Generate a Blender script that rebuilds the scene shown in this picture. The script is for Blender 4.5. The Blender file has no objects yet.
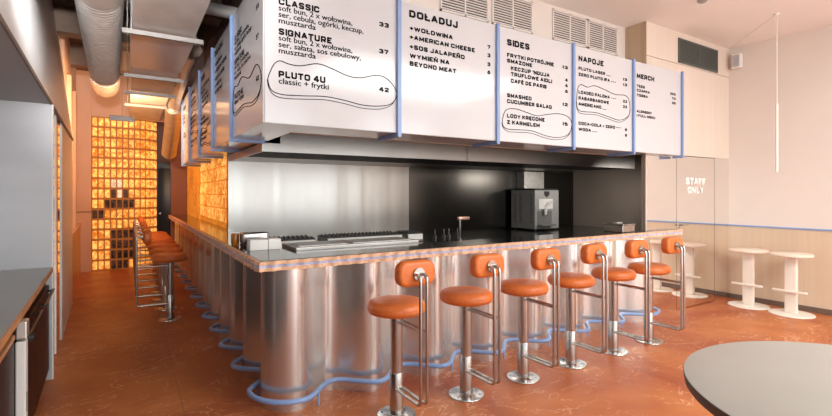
import bpy, bmesh, math, random
from mathutils import Vector, Matrix
random.seed(7)
C = bpy.context.scene.collection
PI = math.pi
H = 1.55                      # eye height

# ------------------------------------------------------------------ materials
def nodes(name):
    m = bpy.data.materials.new(name); m.use_nodes = True
    nt = m.node_tree
    return m, nt, nt.nodes['Principled BSDF']

def mat(name, col, rough=0.5, metal=0.0, var=0.06, scale=(8, 8, 8), bump=0.0, coat=0.0, spec=None, rvar=0.0, trans=0.0, emit=None, detail=3):
    m, nt, b = nodes(name)
    N, L = nt.nodes.new, nt.links.new
    tc = N('ShaderNodeTexCoord'); mp = N('ShaderNodeMapping'); mp.inputs['Scale'].default_value = scale
    nz = N('ShaderNodeTexNoise'); nz.inputs['Scale'].default_value = 1.0; nz.inputs['Detail'].default_value = detail
    L(tc.outputs['Object'], mp.inputs['Vector']); L(mp.outputs[0], nz.inputs['Vector'])
    cr = N('ShaderNodeValToRGB')
    c = Vector(col[:3])
    cr.color_ramp.elements[0].position = 0.3; cr.color_ramp.elements[1].position = 0.7
    cr.color_ramp.elements[0].color = (*(c * (1 - var)), 1)
    cr.color_ramp.elements[1].color = (*[min(1, x * (1 + var)) for x in c], 1)
    L(nz.outputs['Fac'], cr.inputs['Fac']); L(cr.outputs[0], b.inputs['Base Color'])
    b.inputs['Roughness'].default_value = rough; b.inputs['Metallic'].default_value = metal
    if rvar:
        mr = N('ShaderNodeMapRange'); mr.inputs['To Min'].default_value = rough - rvar; mr.inputs['To Max'].default_value = rough + rvar
        L(nz.outputs['Fac'], mr.inputs['Value']); L(mr.outputs[0], b.inputs['Roughness'])
    if bump:
        bp = N('ShaderNodeBump'); bp.inputs['Strength'].default_value = bump; bp.inputs['Distance'].default_value = 0.02
        L(nz.outputs['Fac'], bp.inputs['Height']); L(bp.outputs[0], b.inputs['Normal'])
    if coat: b.inputs['Coat Weight'].default_value = coat; b.inputs['Coat Roughness'].default_value = 0.08
    if spec is not None: b.inputs['Specular IOR Level'].default_value = spec
    if trans: b.inputs['Transmission Weight'].default_value = trans
    if emit:
        b.inputs['Emission Color'].default_value = (*emit[:3], 1); b.inputs['Emission Strength'].default_value = emit[3]
    return m

def floor_mat():
    m, nt, b = nodes('terracotta_linoleum')
    N, L = nt.nodes.new, nt.links.new
    tc = N('ShaderNodeTexCoord')
    n1 = N('ShaderNodeTexNoise'); n1.inputs['Scale'].default_value = 1.1; n1.inputs['Detail'].default_value = 4; n1.inputs['Distortion'].default_value = 1.2
    L(tc.outputs['Object'], n1.inputs['Vector'])
    mp = N('ShaderNodeMapping'); mp.inputs['Scale'].default_value = (1.3, 2.6, 1); mp.inputs['Rotation'].default_value = (0, 0, 0.5)
    L(tc.outputs['Object'], mp.inputs['Vector'])
    n2 = N('ShaderNodeTexNoise'); n2.inputs['Scale'].default_value = 0.95; n2.inputs['Detail'].default_value = 4; n2.inputs['Distortion'].default_value = 2.8; n2.inputs['Roughness'].default_value = 0.58
    L(mp.outputs[0], n2.inputs['Vector'])
    vr = N('ShaderNodeValToRGB'); e = vr.color_ramp.elements
    e[0].position = 0.488; e[0].color = (0, 0, 0, 1); e[1].position = 0.50; e[1].color = (1, 1, 1, 1)
    x = vr.color_ramp.elements.new(0.512); x.color = (0, 0, 0, 1)
    L(n2.outputs['Fac'], vr.inputs['Fac'])
    n3 = N('ShaderNodeTexNoise'); n3.inputs['Scale'].default_value = 1.7; n3.inputs['Detail'].default_value = 2
    L(tc.outputs['Object'], n3.inputs['Vector'])
    r3 = N('ShaderNodeMapRange'); r3.inputs['From Min'].default_value = 0.36; r3.inputs['From Max'].default_value = 0.60; r3.inputs['To Max'].default_value = 0.95
    L(n3.outputs['Fac'], r3.inputs['Value'])
    mu = N('ShaderNodeMath'); mu.operation = 'MULTIPLY'; L(vr.outputs[0], mu.inputs[0]); L(r3.outputs[0], mu.inputs[1])
    base = N('ShaderNodeValToRGB'); be = base.color_ramp.elements
    be[0].position = 0.3; be[0].color = (0.33, 0.062, 0.015, 1); be[1].position = 0.72; be[1].color = (0.54, 0.178, 0.054, 1)
    L(n1.outputs['Fac'], base.inputs['Fac'])
    mx = N('ShaderNodeMix'); mx.data_type = 'RGBA'; L(mu.outputs[0], mx.inputs['Factor']); L(base.outputs[0], mx.inputs['A']); mx.inputs['B'].default_value = (0.78, 0.45, 0.29, 1)
    L(mx.outputs['Result'], b.inputs['Base Color'])
    b.inputs['Roughness'].default_value = 0.42; b.inputs['Specular IOR Level'].default_value = 0.5
    return m

def steel_mat(name, col, rough, wav=0.25, scale=(5, 5, 0.15), metal=1.0, fine=0.04):
    m, nt, b = nodes(name)
    N, L = nt.nodes.new, nt.links.new
    tc = N('ShaderNodeTexCoord'); mp = N('ShaderNodeMapping'); mp.inputs['Scale'].default_value = scale
    nz = N('ShaderNodeTexNoise'); nz.inputs['Scale'].default_value = 1; nz.inputs['Detail'].default_value = 2
    L(tc.outputs['Object'], mp.inputs['Vector']); L(mp.outputs[0], nz.inputs['Vector'])
    mp2 = N('ShaderNodeMapping'); mp2.inputs['Scale'].default_value = (260, 260, 4)
    n2 = N('ShaderNodeTexNoise'); n2.inputs['Scale'].default_value = 1
    L(tc.outputs['Object'], mp2.inputs['Vector']); L(mp2.outputs[0], n2.inputs['Vector'])
    b1 = N('ShaderNodeBump'); b1.inputs['Strength'].default_value = wav; b1.inputs['Distance'].default_value = 0.05; L(nz.outputs['Fac'], b1.inputs['Height'])
    mr = N('ShaderNodeMapRange'); mr.inputs['To Min'].default_value = rough - fine; mr.inputs['To Max'].default_value = rough + fine * 2
    L(n2.outputs['Fac'], mr.inputs['Value']); L(mr.outputs[0], b.inputs['Roughness'])
    L(b1.outputs[0], b.inputs['Normal'])
    b.inputs['Base Color'].default_value = (*col, 1); b.inputs['Metallic'].default_value = metal
    return m

def glass_block_mat(name, c0, c1, strength):
    m, nt, b = nodes(name)
    N, L = nt.nodes.new, nt.links.new
    tc = N('ShaderNodeTexCoord')
    nz = N('ShaderNodeTexNoise'); nz.inputs['Scale'].default_value = 17; nz.inputs['Detail'].default_value = 0; nz.inputs['Distortion'].default_value = 0.8
    L(tc.outputs['Object'], nz.inputs['Vector'])
    n2 = N('ShaderNodeTexNoise'); n2.inputs['Scale'].default_value = 2.5; L(tc.outputs['Object'], n2.inputs['Vector'])
    ad = N('ShaderNodeMath'); ad.operation = 'MULTIPLY_ADD'; ad.inputs[1].default_value = 0.6; L(n2.outputs['Fac'], ad.inputs[0])
    ml = N('ShaderNodeMath'); ml.operation = 'MULTIPLY'; ml.inputs[1].default_value = 0.7; L(nz.outputs['Fac'], ml.inputs[0]); L(ml.outputs[0], ad.inputs[2])
    cr = N('ShaderNodeValToRGB'); e = cr.color_ramp.elements
    e[0].position = 0.50; e[0].color = (*c0, 1); e[1].position = 0.85; e[1].color = (*c1, 1)
    L(ad.outputs[0], cr.inputs['Fac'])
    L(cr.outputs[0], b.inputs['Emission Color']); L(cr.outputs[0], b.inputs['Base Color'])
    b.inputs['Emission Strength'].default_value = strength; b.inputs['Roughness'].default_value = 0.45; b.inputs['Specular IOR Level'].default_value = 0.2
    return m

def ply_mat(name, c0, c1, rough=0.45):
    m, nt, b = nodes(name)
    N, L = nt.nodes.new, nt.links.new
    tc = N('ShaderNodeTexCoord'); mp = N('ShaderNodeMapping'); mp.inputs['Scale'].default_value = (14, 14, 0.7)
    nz = N('ShaderNodeTexNoise'); nz.inputs['Scale'].default_value = 1; nz.inputs['Detail'].default_value = 4
    L(tc.outputs['Object'], mp.inputs['Vector']); L(mp.outputs[0], nz.inputs['Vector'])
    cr = N('ShaderNodeValToRGB'); e = cr.color_ramp.elements
    e[0].position = 0.3; e[0].color = (*c0, 1); e[1].position = 0.7; e[1].color = (*c1, 1)
    L(nz.outputs['Fac'], cr.inputs['Fac']); L(cr.outputs[0], b.inputs['Base Color'])
    b.inputs['Roughness'].default_value = rough
    return m

M = {}
M['floor'] = floor_mat()
M['white_wall'] = mat('pale_pink_plaster', (0.76, 0.69, 0.64), 0.6, var=0.025, scale=(1.5, 1.5, 1.5))
M['ceiling'] = mat('white_ceiling_paint', (0.85, 0.82, 0.79), 0.7, var=0.02, scale=(1, 1, 1))
M['dado'] = ply_mat('beige_birch_panel', (0.62, 0.475, 0.345), (0.69, 0.54, 0.405), 0.4)
M['ply'] = ply_mat('pale_birch_veneer', (0.715, 0.62, 0.54), (0.755, 0.66, 0.58), 0.4)
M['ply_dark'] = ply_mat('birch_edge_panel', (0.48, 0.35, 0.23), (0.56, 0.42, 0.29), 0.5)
M['mirror'] = mat('mirror_glass', (0.92, 0.895, 0.865), 0.015, 1.0, var=0.0)
M['dark_line'] = mat('dark_joint', (0.06, 0.045, 0.035), 0.6)
M['skirting'] = mat('grey_brown_skirting', (0.16, 0.11, 0.085), 0.5)
M['blue'] = mat('periwinkle_blue_paint', (0.235, 0.355, 0.64), 0.35, var=0.03)
M['steel'] = steel_mat('polished_steel_cladding', (0.72, 0.72, 0.71), 0.24, wav=0.06, scale=(7, 7, 0.3), fine=0.008, metal=0.86)
M['steel_wall'] = steel_mat('brushed_steel_wall', (0.38, 0.37, 0.355), 0.28, wav=0.5, scale=(2.3, 2.3, 0.12))
M['dark_reflection'] = steel_mat('steel_dark_reflection', (0.095, 0.09, 0.083), 0.22, wav=0.06, scale=(2.5, 2.5, 0.15), fine=0.01)  # dark colour stands in for the darkness this steel wall reflects
M['chrome'] = mat('satin_steel', (0.50, 0.48, 0.465), 0.24, 1.0, var=0.04, scale=(30, 30, 3), rvar=0.05)
M['galv'] = mat('galvanised_steel', (0.62, 0.60, 0.575), 0.42, 0.9, var=0.12, scale=(14, 14, 14), rvar=0.08)
M['galv_matt'] = mat('dull_duct_sheet', (0.62, 0.58, 0.54), 0.50, 0.35, var=0.12, scale=(4, 2, 4), rvar=0.08)
M['leather'] = mat('orange_leather', (0.64, 0.152, 0.030), 0.40, var=0.08, scale=(40, 40, 40), bump=0.08)
M['white_acrylic'] = mat('white_acrylic', (0.62, 0.625, 0.655), 0.12, var=0.008, scale=(1, 1, 1))
M['ink'] = mat('black_lettering', (0.010, 0.010, 0.012), 0.8, spec=0.08)
M['white_ink'] = mat('white_lettering', (0.95, 0.93, 0.91), 0.5, var=0.0, emit=None)
M['black_stone'] = mat('black_polished_stone', (0.014, 0.014, 0.013), 0.10, var=0.3, scale=(30, 30, 30))
M['cream_edge'] = mat('cream_orange_laminate_edge', (0.76, 0.47, 0.30), 0.4, var=0.28, scale=(26, 26, 26))
M['blue_edge'] = mat('lavender_blue_edge_strip', (0.42, 0.45, 0.66), 0.4, var=0.15, scale=(20, 20, 20))
M['black_iron'] = mat('black_cast_iron', (0.018, 0.017, 0.016), 0.5)
M['black_metal'] = mat('black_metal', (0.02, 0.02, 0.02), 0.35)
M['grey_metal'] = mat('machine_grey_steel', (0.36, 0.36, 0.355), 0.42, 0.4, var=0.05)
M['grey_dark'] = mat('machine_dark_grey', (0.15, 0.15, 0.148), 0.4)
M['white_plastic'] = mat('white_plastic', (0.80, 0.78, 0.75), 0.4, var=0.02)
M['paper'] = mat('white_card', (0.84, 0.83, 0.80), 0.6, var=0.02)
M['cream_paint'] = mat('cream_white_paint', (0.84, 0.76, 0.68), 0.4, var=0.02)
M['table'] = mat('grey_stone_laminate', (0.37, 0.345, 0.315), 0.36, var=0.05, scale=(2, 2, 2), detail=6)
M['table_edge'] = mat('dark_taupe_edge', (0.085, 0.062, 0.05), 0.45)
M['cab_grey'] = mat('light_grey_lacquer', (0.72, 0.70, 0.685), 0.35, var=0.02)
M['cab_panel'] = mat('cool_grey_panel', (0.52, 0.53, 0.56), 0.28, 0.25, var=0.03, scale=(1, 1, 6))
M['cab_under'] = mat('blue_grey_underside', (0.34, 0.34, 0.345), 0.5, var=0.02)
M['cab_top'] = mat('grey_steel_worktop', (0.34, 0.34, 0.32), 0.30, 0.5, var=0.04)
M['cab_door'] = mat('dark_oxblood_gloss', (0.030, 0.010, 0.007), 0.40, var=0.1, spec=0.15)
M['wood_edge'] = mat('oak_edge_strip', (0.52, 0.24, 0.10), 0.4, var=0.2, scale=(6, 6, 30))
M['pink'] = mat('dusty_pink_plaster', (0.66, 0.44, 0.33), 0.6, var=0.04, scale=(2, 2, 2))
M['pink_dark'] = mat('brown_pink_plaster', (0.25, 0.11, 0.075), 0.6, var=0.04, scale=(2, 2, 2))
M['orange_panel'] = mat('orange_plaster_panel', (0.55, 0.27, 0.13), 0.4, var=0.1, scale=(3, 3, 3))
M['dark_ceiling'] = mat('dark_raw_ceiling', (0.12, 0.088, 0.07), 0.8, var=0.25, scale=(1.5, 1.5, 1.5))
M['beam'] = mat('brown_concrete_beam', (0.24, 0.17, 0.13), 0.8, var=0.15, scale=(3, 3, 3))
M['door_dark'] = mat('charcoal_door', (0.020, 0.020, 0.022), 0.35)
M['brown_laminate'] = mat('bronze_brown_panel', (0.34, 0.285, 0.245), 0.35, var=0.06, scale=(2, 2, 1))
M['vent_white'] = mat('white_vent_paint', (0.76, 0.70, 0.66), 0.5, var=0.02)
M['vent_dark'] = mat('dark_vent_void', (0.05, 0.048, 0.045), 0.7)
M['vent_green'] = mat('grey_green_vent', (0.10, 0.12, 0.11), 0.45)
M['vent_black'] = mat('grey_green_void', (0.03, 0.036, 0.034), 0.6)
M['grout'] = mat('amber_grout', (0.34, 0.14, 0.045), 0.7, var=0.08, emit=(0.30, 0.11, 0.02, 0.25))
M['block'] = glass_block_mat('amber_glass_block', (0.52, 0.15, 0.014), (1.0, 0.56, 0.14), 0.72)
M['block_dark'] = glass_block_mat('unlit_glass_block', (0.012, 0.008, 0.008), (0.10, 0.05, 0.035), 0.25)
M['block_pale'] = glass_block_mat('pale_lit_glass_block', (0.42, 0.30, 0.20), (0.75, 0.60, 0.42), 0.6)
M['amber_wall'] = glass_block_mat('amber_backlit_glass', (0.50, 0.15, 0.012), (0.86, 0.36, 0.045), 0.40)
M['amber_glass'] = mat('amber_glass', (0.75, 0.28, 0.03), 0.1, var=0.05, trans=0.5)
M['window_frame'] = mat('dark_window_frame', (0.05, 0.05, 0.05), 0.5)
M['hood'] = steel_mat('hood_steel', (0.41, 0.395, 0.38), 0.32, wav=0.12, scale=(2, 2, 0.2))
M['hanger'] = mat('dull_zinc_channel', (0.30, 0.28, 0.265), 0.5, 0.3)
M['seat_beige'] = mat('pale_beige_seat', (0.80, 0.655, 0.55), 0.4, var=0.03)
M['copper'] = mat('brushed_copper', (0.80, 0.50, 0.40), 0.3, 0.7)

# ------------------------------------------------------------------ mesh builder
class MB:
    def __init__(s): s.b = bmesh.new()
    def box(s, x0, y0, z0, x1, y1, z1, bev=0.0, seg=2, f=None):
        m = Matrix.Translation(((x0+x1)/2, (y0+y1)/2, (z0+z1)/2)) @ Matrix.Diagonal((abs(x1-x0), abs(y1-y0), abs(z1-z0), 1))
        r = bmesh.ops.create_cube(s.b, size=1, matrix=m)
        vs = r['verts']
        if bev:
            es = list({e for v in vs for e in v.link_edges})
            q = bmesh.ops.bevel(s.b, geom=es, offset=bev, segments=seg, affect='EDGES', profile=0.5)
            vs = list({v for fc in q['faces'] for v in fc.verts} | {v for v in vs if v.is_valid})
        if f:
            for v in vs: v.co = Vector(f(v.co))
        return s
    def cyl(s, p0, p1, r, n=24, r2=None, caps=True):
        p0, p1 = Vector(p0), Vector(p1); d = p1 - p0
        q = d.to_track_quat('Z', 'Y').to_matrix().to_4x4()
        bmesh.ops.create_cone(s.b, cap_ends=caps, segments=n, radius1=r, radius2=r if r2 is None else r2, depth=d.length,
                              matrix=Matrix.Translation((p0 + p1) / 2) @ q)
        return s
    def tube(s, pts, r, n=10, closed=False, flat=1.0):
        pts = [Vector(p) for p in pts]; k = len(pts); rings = []
        up = None
        for i, p in enumerate(pts):
            a = pts[(i-1) % k] if (closed or i > 0) else p
            c = pts[(i+1) % k] if (closed or i < k-1) else p
            t = (c - a).normalized()
            if up is None:
                up = Vector((0, 0, 1)) if abs(t.z) < 0.9 else Vector((1, 0, 0))
            up = (up - t * up.dot(t)).normalized(); sd = t.cross(up)
            rings.append([s.b.verts.new(p + sd * (r * math.cos(2*PI*j/n)) + up * (r * flat * math.sin(2*PI*j/n))) for j in range(n)])
        m = k if closed else k - 1
        for i in range(m):
            A, B = rings[i], rings[(i+1) % k]
            for j in range(n):
                s.b.faces.new((A[j], A[(j+1) % n], B[(j+1) % n], B[j]))
        if not closed:
            s.b.faces.new(rings[0]); s.b.faces.new(list(reversed(rings[-1])))
        return s
    def lathe(s, prof, c=(0, 0, 0), n=40):
        c = Vector(c); rings = []
        for r, z in prof:
            if r < 1e-6: rings.append([s.b.verts.new(c + Vector((0, 0, z)))])
            else: rings.append([s.b.verts.new(c + Vector((r*math.cos(2*PI*j/n), r*math.sin(2*PI*j/n), z))) for j in range(n)])
        for A, B in zip(rings, rings[1:]):
            for j in range(n):
                a0, a1 = A[j % len(A)], A[(j+1) % len(A)]; b0, b1 = B[j % len(B)], B[(j+1) % len(B)]
                vs = []
                for v in (a0, a1, b1, b0):
                    if v not in vs: vs.append(v)
                if len(vs) > 2:
                    try: s.b.faces.new(vs)
                    except ValueError: pass
        return s
    def strip(s, pts, z0, z1):            # vertical ribbon along a plan path
        a = [s.b.verts.new((x, y, z0)) for x, y in pts]; b = [s.b.verts.new((x, y, z1)) for x, y in pts]
        for i in range(len(pts)-1): s.b.faces.new((a[i], a[i+1], b[i+1], b[i]))
        return s
    def prism(s, pts, z0, z1):            # closed plan polygon extruded
        a = [s.b.verts.new((x, y, z0)) for x, y in pts]; b = [s.b.verts.new((x, y, z1)) for x, y in pts]
        k = len(pts)
        for i in range(k): s.b.faces.new((a[i], a[(i+1) % k], b[(i+1) % k], b[i]))
        s.b.faces.new(list(reversed(a))); s.b.faces.new(b)
        return s
    def build(s, name, m, parent=None, smooth=40):
        bmesh.ops.recalc_face_normals(s.b, faces=s.b.faces[:])
        me = bpy.data.meshes.new(name); s.b.to_mesh(me); s.b.free()
        me.materials.append(m)
        if smooth:
            for p in me.polygons: p.use_smooth = True
            try: me.set_sharp_from_angle(angle=math.radians(smooth))
            except Exception: pass
        o = bpy.data.objects.new(name, me); C.objects.link(o)
        if parent: o.parent = parent
        return o

def tag(o, label, cat, group=None, kind=None):
    o['label'] = label; o['category'] = cat
    if group: o['group'] = group
    if kind: o['kind'] = kind
    return o
def thing(name, label, cat, loc=(0, 0, 0), rz=0, group=None):
    o = bpy.data.objects.new(name, None); C.objects.link(o); o.empty_display_size = 0.1
    o.location = loc; o.rotation_euler = (0, 0, rz)
    return tag(o, label, cat, group)
def struct(o): o['kind'] = 'structure'; return o
def dup(root, loc, rz, label):
    r = root.copy(); C.objects.link(r); r.location = loc; r.rotation_euler = (0, 0, rz); r['label'] = label
    for ch in list(root.children):
        c = ch.copy(); C.objects.link(c); c.parent = r
        for g in list(ch.children):
            d = g.copy(); C.objects.link(d); d.parent = c
    return r
def smooth_path(pts, n=8, closed=False):
    pts = [Vector(p) for p in pts]; k = len(pts); out = []
    rng = range(k if closed else k-1)
    for i in rng:
        p0 = pts[(i-1) % k] if closed or i > 0 else pts[i]; p1 = pts[i]; p2 = pts[(i+1) % k]
        p3 = pts[(i+2) % k] if closed or i < k-2 else p2
        for j in range(n):
            t = j / n
            out.append(0.5*((2*p1) + (p2-p0)*t + (2*p0-5*p1+4*p2-p3)*t*t + (3*p1-p0-3*p2+p3)*t**3))
    if not closed: out.append(pts[-1])
    return out
def fillet(pts, r, n=6):                  # polyline with rounded corners
    pts = [Vector(p) for p in pts]; out = [pts[0]]
    for a, b, c in zip(pts, pts[1:], pts[2:]):
        u = (a-b).normalized(); v = (c-b).normalized()
        p, q = b + u*r, b + v*r
        for j in range(n+1):
            t = j/n; out.append((1-t)**2*p + 2*t*(1-t)*b + t*t*q)
    out.append(pts[-1]); return out

# ------------------------------------------------------------------ room shell
CZ = 3.68
XR, YM = 7.55, 3.32
struct(MB().box(-3.2, -3.6, -0.1, 7.75, 13.2, 0).build('floor', M['floor'], smooth=0))
fs = MB()
fs.box(0.335, 0.5, 0, 0.339, 11.0, 0.0006); fs.box(2.0, -3.4, 0, 2.004, 2.0, 0.0006)
struct(fs.build('trim_1', M['skirting'], smooth=0))
struct(MB().box(0.95, -3.6, CZ, XR+0.2, 3.7, CZ+0.12).build('ceiling', M['ceiling'], smooth=0))
cd = MB().box(-3.2, -3.6, 3.95, 0.95, 13.2, 4.05); cd.box(0.95, 3.7, 3.95, XR+0.2, 13.2, 4.05)
struct(cd.build('ceiling_raw', M['dark_ceiling'], smooth=0))
bm_ = MB()
for y in (3.0, 5.9, 7.4, 9.2): bm_.box(-2.6, y, 3.62, 0.95, y+0.24, 3.95)
struct(bm_.build('ceiling_beams', M['beam'], smooth=0))
struct(MB().box(XR, -3.6, 1.07, XR+0.15, YM+0.1, CZ+0.1).build('wall_right', M['white_wall'], smooth=0))
struct(MB().box(XR-0.004, -3.6, 0.0, XR+0.15, YM+0.1, 1.07).build('wall_right_dado', M['dado'], smooth=0))
struct(MB().box(XR-0.016, -3.6, 0.0, XR-0.004, YM-0.004, 0.07).build('baseboard_right', M['skirting'], smooth=0))
struct(MB().box(XR-0.016, -3.6, 1.066, XR, YM-0.004, 1.086).build('trim_2', M['blue'], smooth=0))
# mirror wall with hidden door
struct(MB().box(5.45, YM, 0.0, 6.13, YM+0.06, 2.05).build('wall_mirror', M['mirror'], smooth=0))
mw2 = MB().box(7.135, YM, 0.0, XR, YM+0.06, 2.05)
struct(mw2.build('wall_mirror_side', M['mirror'], smooth=0))
struct(MB().box(5.435, YM-0.003, 0.0, 5.45, YM+0.012, 2.05).build('trim_3', M['ply'], smooth=0))
struct(MB().box(5.442, YM+0.012, 0.0, 5.45, YM+0.06, 2.05).build('trim_11', M['brown_laminate'], smooth=0))
dr = struct(MB().box(6.138, YM, 0.012, 7.127, YM+0.05, 2.042).build('door_1', M['mirror'], smooth=0))
hd = MB(); hd.cyl((6.19, YM, 1.125), (6.19, YM-0.05, 1.125), 0.009, 12); hd.tube(fillet([(6.19, YM-0.045, 1.125), (6.33, YM-0.045, 1.125)], 0.01) , 0.008)
hd.box(6.17, YM-0.006, 1.04, 6.21, YM, 1.15, 0.003)
hd.build('door_handle', M['chrome'], dr)
struct(MB().box(6.13, YM+0.01, 0, 6.138, YM+0.06, 2.05).box(7.127, YM+0.01, 0, 7.135, YM+0.06, 2.05).box(6.13, YM+0.01, 2.042, 7.135, YM+0.06, 2.05).build('trim_4', M['dark_line'], smooth=0))
struct(MB().box(5.45, YM-0.004, 2.052, XR, YM+0.08, 3.255).box(5.45, YM-0.004, 3.262, XR, YM+0.08, CZ).build('wall_back_upper', M['ply'], smooth=0))
struct(MB().box(5.44, YM-0.004, 2.05, 5.45, 3.6, CZ).build('wall_bulkhead_end', M['ply_dark'], smooth=0))
# bulkhead over the kitchen
struct(MB().box(1.095, 3.6, 2.03, 5.45, 3.70, 3.95).build('wall_bulkhead', M['white_wall'], smooth=0))
struct(MB().box(1.095, 3.70, 2.06, 1.15, 8.55, 3.95).build('wall_bulkhead_side', M['beam'], smooth=0))
# kitchen walls
KB = 6.05
struct(MB().box(1.05, KB, 0.0, 3.66, KB+0.1, 2.6).build('wall_kitchen_back', M['steel_wall'], smooth=0))
struct(MB().box(3.666, KB, 0.0, 7.6, KB+0.1, 2.6).build('wall_kitchen_dark', M['dark_reflection'], smooth=0))
struct(MB().box(7.45, YM+0.1, 0.0, 7.55, KB, 2.6).build('wall_kitchen_right', M['brown_laminate'], smooth=0))
struct(MB().box(1.22, 3.7, 2.6, 7.6, KB+0.1, 2.7).build('ceiling_kitchen', M['dark_ceiling'], smooth=0))
# corridor right: amber glass wall
aw = MB().box(1.12, KB+0.1, 0.0, 1.20, 11.4, 2.9)
struct(aw.build('wall_corridor_right', M['amber_wall'], smooth=0))
ab = MB()
for i in range(16):
    for j in range(9):
        y = 6.2 + i*0.185; z = 1.15 + j*0.195
        ab.box(1.107, y, z, 1.121, y+0.165, z+0.175, 0.006, 1)
struct(ab.build('window_1', M['block'], smooth=0))
# far walls
struct(MB().box(-0.86, 11.10, 0, -0.615, 11.3, 3.95).build('wall_far_left', M['pink'], smooth=0))
struct(MB().box(-0.865, 11.09, 1.17, -0.61, 11.10, 1.185).build('trim_5', M['dark_line'], smooth=0))
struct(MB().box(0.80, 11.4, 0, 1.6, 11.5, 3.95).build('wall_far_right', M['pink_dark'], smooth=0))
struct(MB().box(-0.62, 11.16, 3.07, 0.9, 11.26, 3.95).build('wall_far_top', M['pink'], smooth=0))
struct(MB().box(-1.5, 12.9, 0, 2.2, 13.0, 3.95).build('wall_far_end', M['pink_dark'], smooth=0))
d2 = struct(MB().box(0.55, 12.80, 0, 1.5, 12.88, 2.3, 0.004).build('door_2', M['door_dark'], smooth=0))
MB().box(0.62, 12.78, 0.3, 1.40, 12.80, 2.15, 0.01).build('door_panel', M['door_dark'], d2)
MB().cyl((0.66, 12.78, 1.05), (0.66, 12.72, 1.05), 0.025).build('door_knob', M['chrome'], d2)

# glass block wall, twelve columns, right side curving away
gw = struct(MB().build('wall_glass_block', M['grout']))
path = []
seglen = 0.1035
x, y, a = -0.61, 11.10, 0.0
cols = []
for i in range(12):
    if i >= 7: a += 0.20
    nx, ny = x + seglen*math.cos(a), y + seglen*math.sin(a)
    cols.append(((x, y), (nx, ny), a)); x, y = nx, ny
rowh = 0.2045
blk = {'block': MB(), 'block_dark': MB(), 'block_pale': MB()}
gm = MB()
pl = [c[0] for c in cols] + [cols[-1][1]]
back = [(p[0] - 0.05*math.sin(cols[min(i, 11)][2]) , p[1] + 0.06) for i, p in enumerate(pl)]
gm.prism([(p[0], p[1]+0.012) for p in pl] + list(reversed(back)), 0.0, 3.07)
dark = {(3, 1), (4, 1), (5, 1), (3, 2), (4, 2), (5, 2), (3, 3), (4, 3), (5, 3), (6, 1), (6, 2), (6, 3), (3, 0), (4, 0), (5, 0),
        (2, 6), (3, 7), (5, 7), (5, 6), (6, 6), (3, 6), (4, 6), (0, 5), (1, 5)}
pale = {(4, 7), (3, 8), (4, 8)}
for i, (p, q, an) in enumerate(cols):
    for j in range(15):
        key = 'block_dark' if (i, j) in dark else 'block_pale' if (i, j) in pale else 'block'
        cx, cy = (p[0]+q[0])/2, (p[1]+q[1])/2
        R = Matrix.Translation((cx, cy, 0.0)) @ Matrix.Rotation(an, 4, 'Z')
        blk[key].box(-0.038, -0.012, j*rowh+0.026, 0.038, 0.03, j*rowh+rowh-0.018, 0.008, 1, f=lambda v, R=R: R @ v)
bpy.data.objects.remove(gw)
gw = struct(gm.build('wall_glass_block', M['grout'], smooth=0))
for k, mb in blk.items():
    o = mb.build({'block': 'glass_blocks', 'block_dark': 'dark_glass_blocks', 'block_pale': 'pale_glass_blocks'}[k], M[k], gw, smooth=0)

# ------------------------------------------------------------------ left side, leaning two degrees off the bar
def lx(y): return -0.367 - 0.035*y
def SH(v): return (v[0] + lx(v[1]), v[1], v[2])
struct(MB().box(-1.4, -3.6, 0, -0.72, 4.80, 3.95, f=SH).build('wall_left', M['cab_panel'], smooth=0))
def tilt(v):
    t = max(0.0, v[2]-2.28)
    return (v[0] + lx(v[1]) - (0.11*t if v[0] > -0.3 else 0), v[1], v[2])
struct(MB().box(-0.72, 0.3, 2.30, 0.0, 8.0, 3.95, f=tilt).build('wall_left_bulkhead', M['cab_grey'], smooth=0))
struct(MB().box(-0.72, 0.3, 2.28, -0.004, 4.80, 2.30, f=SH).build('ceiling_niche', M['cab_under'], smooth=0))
struct(MB().box(-0.006, 0.3, 2.275, 0.004, 8.0, 2.302, f=SH).build('trim_6', M['skirting'], smooth=0))
struct(MB().box(-0.72, 4.80, 0.015, 0.004, 4.835, 2.28, f=SH).build('wall_niche_end', M['cab_panel'], smooth=0))
struct(MB().box(0.004, 4.80, 0.015, 0.014, 4.835, 2.28, f=SH).build('trim_7', M['white_plastic'], smooth=0))
struct(MB().box(-0.08, 4.835, 0.04, -0.02, 5.45, 2.28, f=SH).box(-0.08, 5.456, 0.04, -0.02, 6.1, 2.28, f=SH).build('wall_left_mirror', M['mirror'], smooth=0))
struct(MB().box(-0.03, 5.448, 0.04, -0.012, 5.458, 2.28, f=SH).build('trim_8', M['white_plastic'], smooth=0))
struct(MB().box(-0.4, 6.1, 0, -0.01, 8.0, 2.30, f=SH).build('wall_left_pier', M['cab_grey'], smooth=0))
struct(MB().box(-0.4, 8.0, 0, -0.03, 11.1, 0.93, f=SH).build('wall_left_low', M['orange_panel'], smooth=0))
struct(MB().box(-0.4, 8.0, 0.93, -0.02, 11.1, 0.96, f=SH).build('trim_9', M['pink'], smooth=0))
struct(MB().box(-0.4, 8.0, 0.96, -0.10, 11.1, 3.95, f=SH).build('wall_left_upper', M['pink'], smooth=0))
struct(MB().box(-0.10, 8.5, 0.96, -0.05, 8.7, 3.3, f=SH).box(-0.10, 9.8, 0.96, -0.05, 10.0, 3.3, f=SH).build('trim_10', M['pink'], smooth=0))

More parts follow.
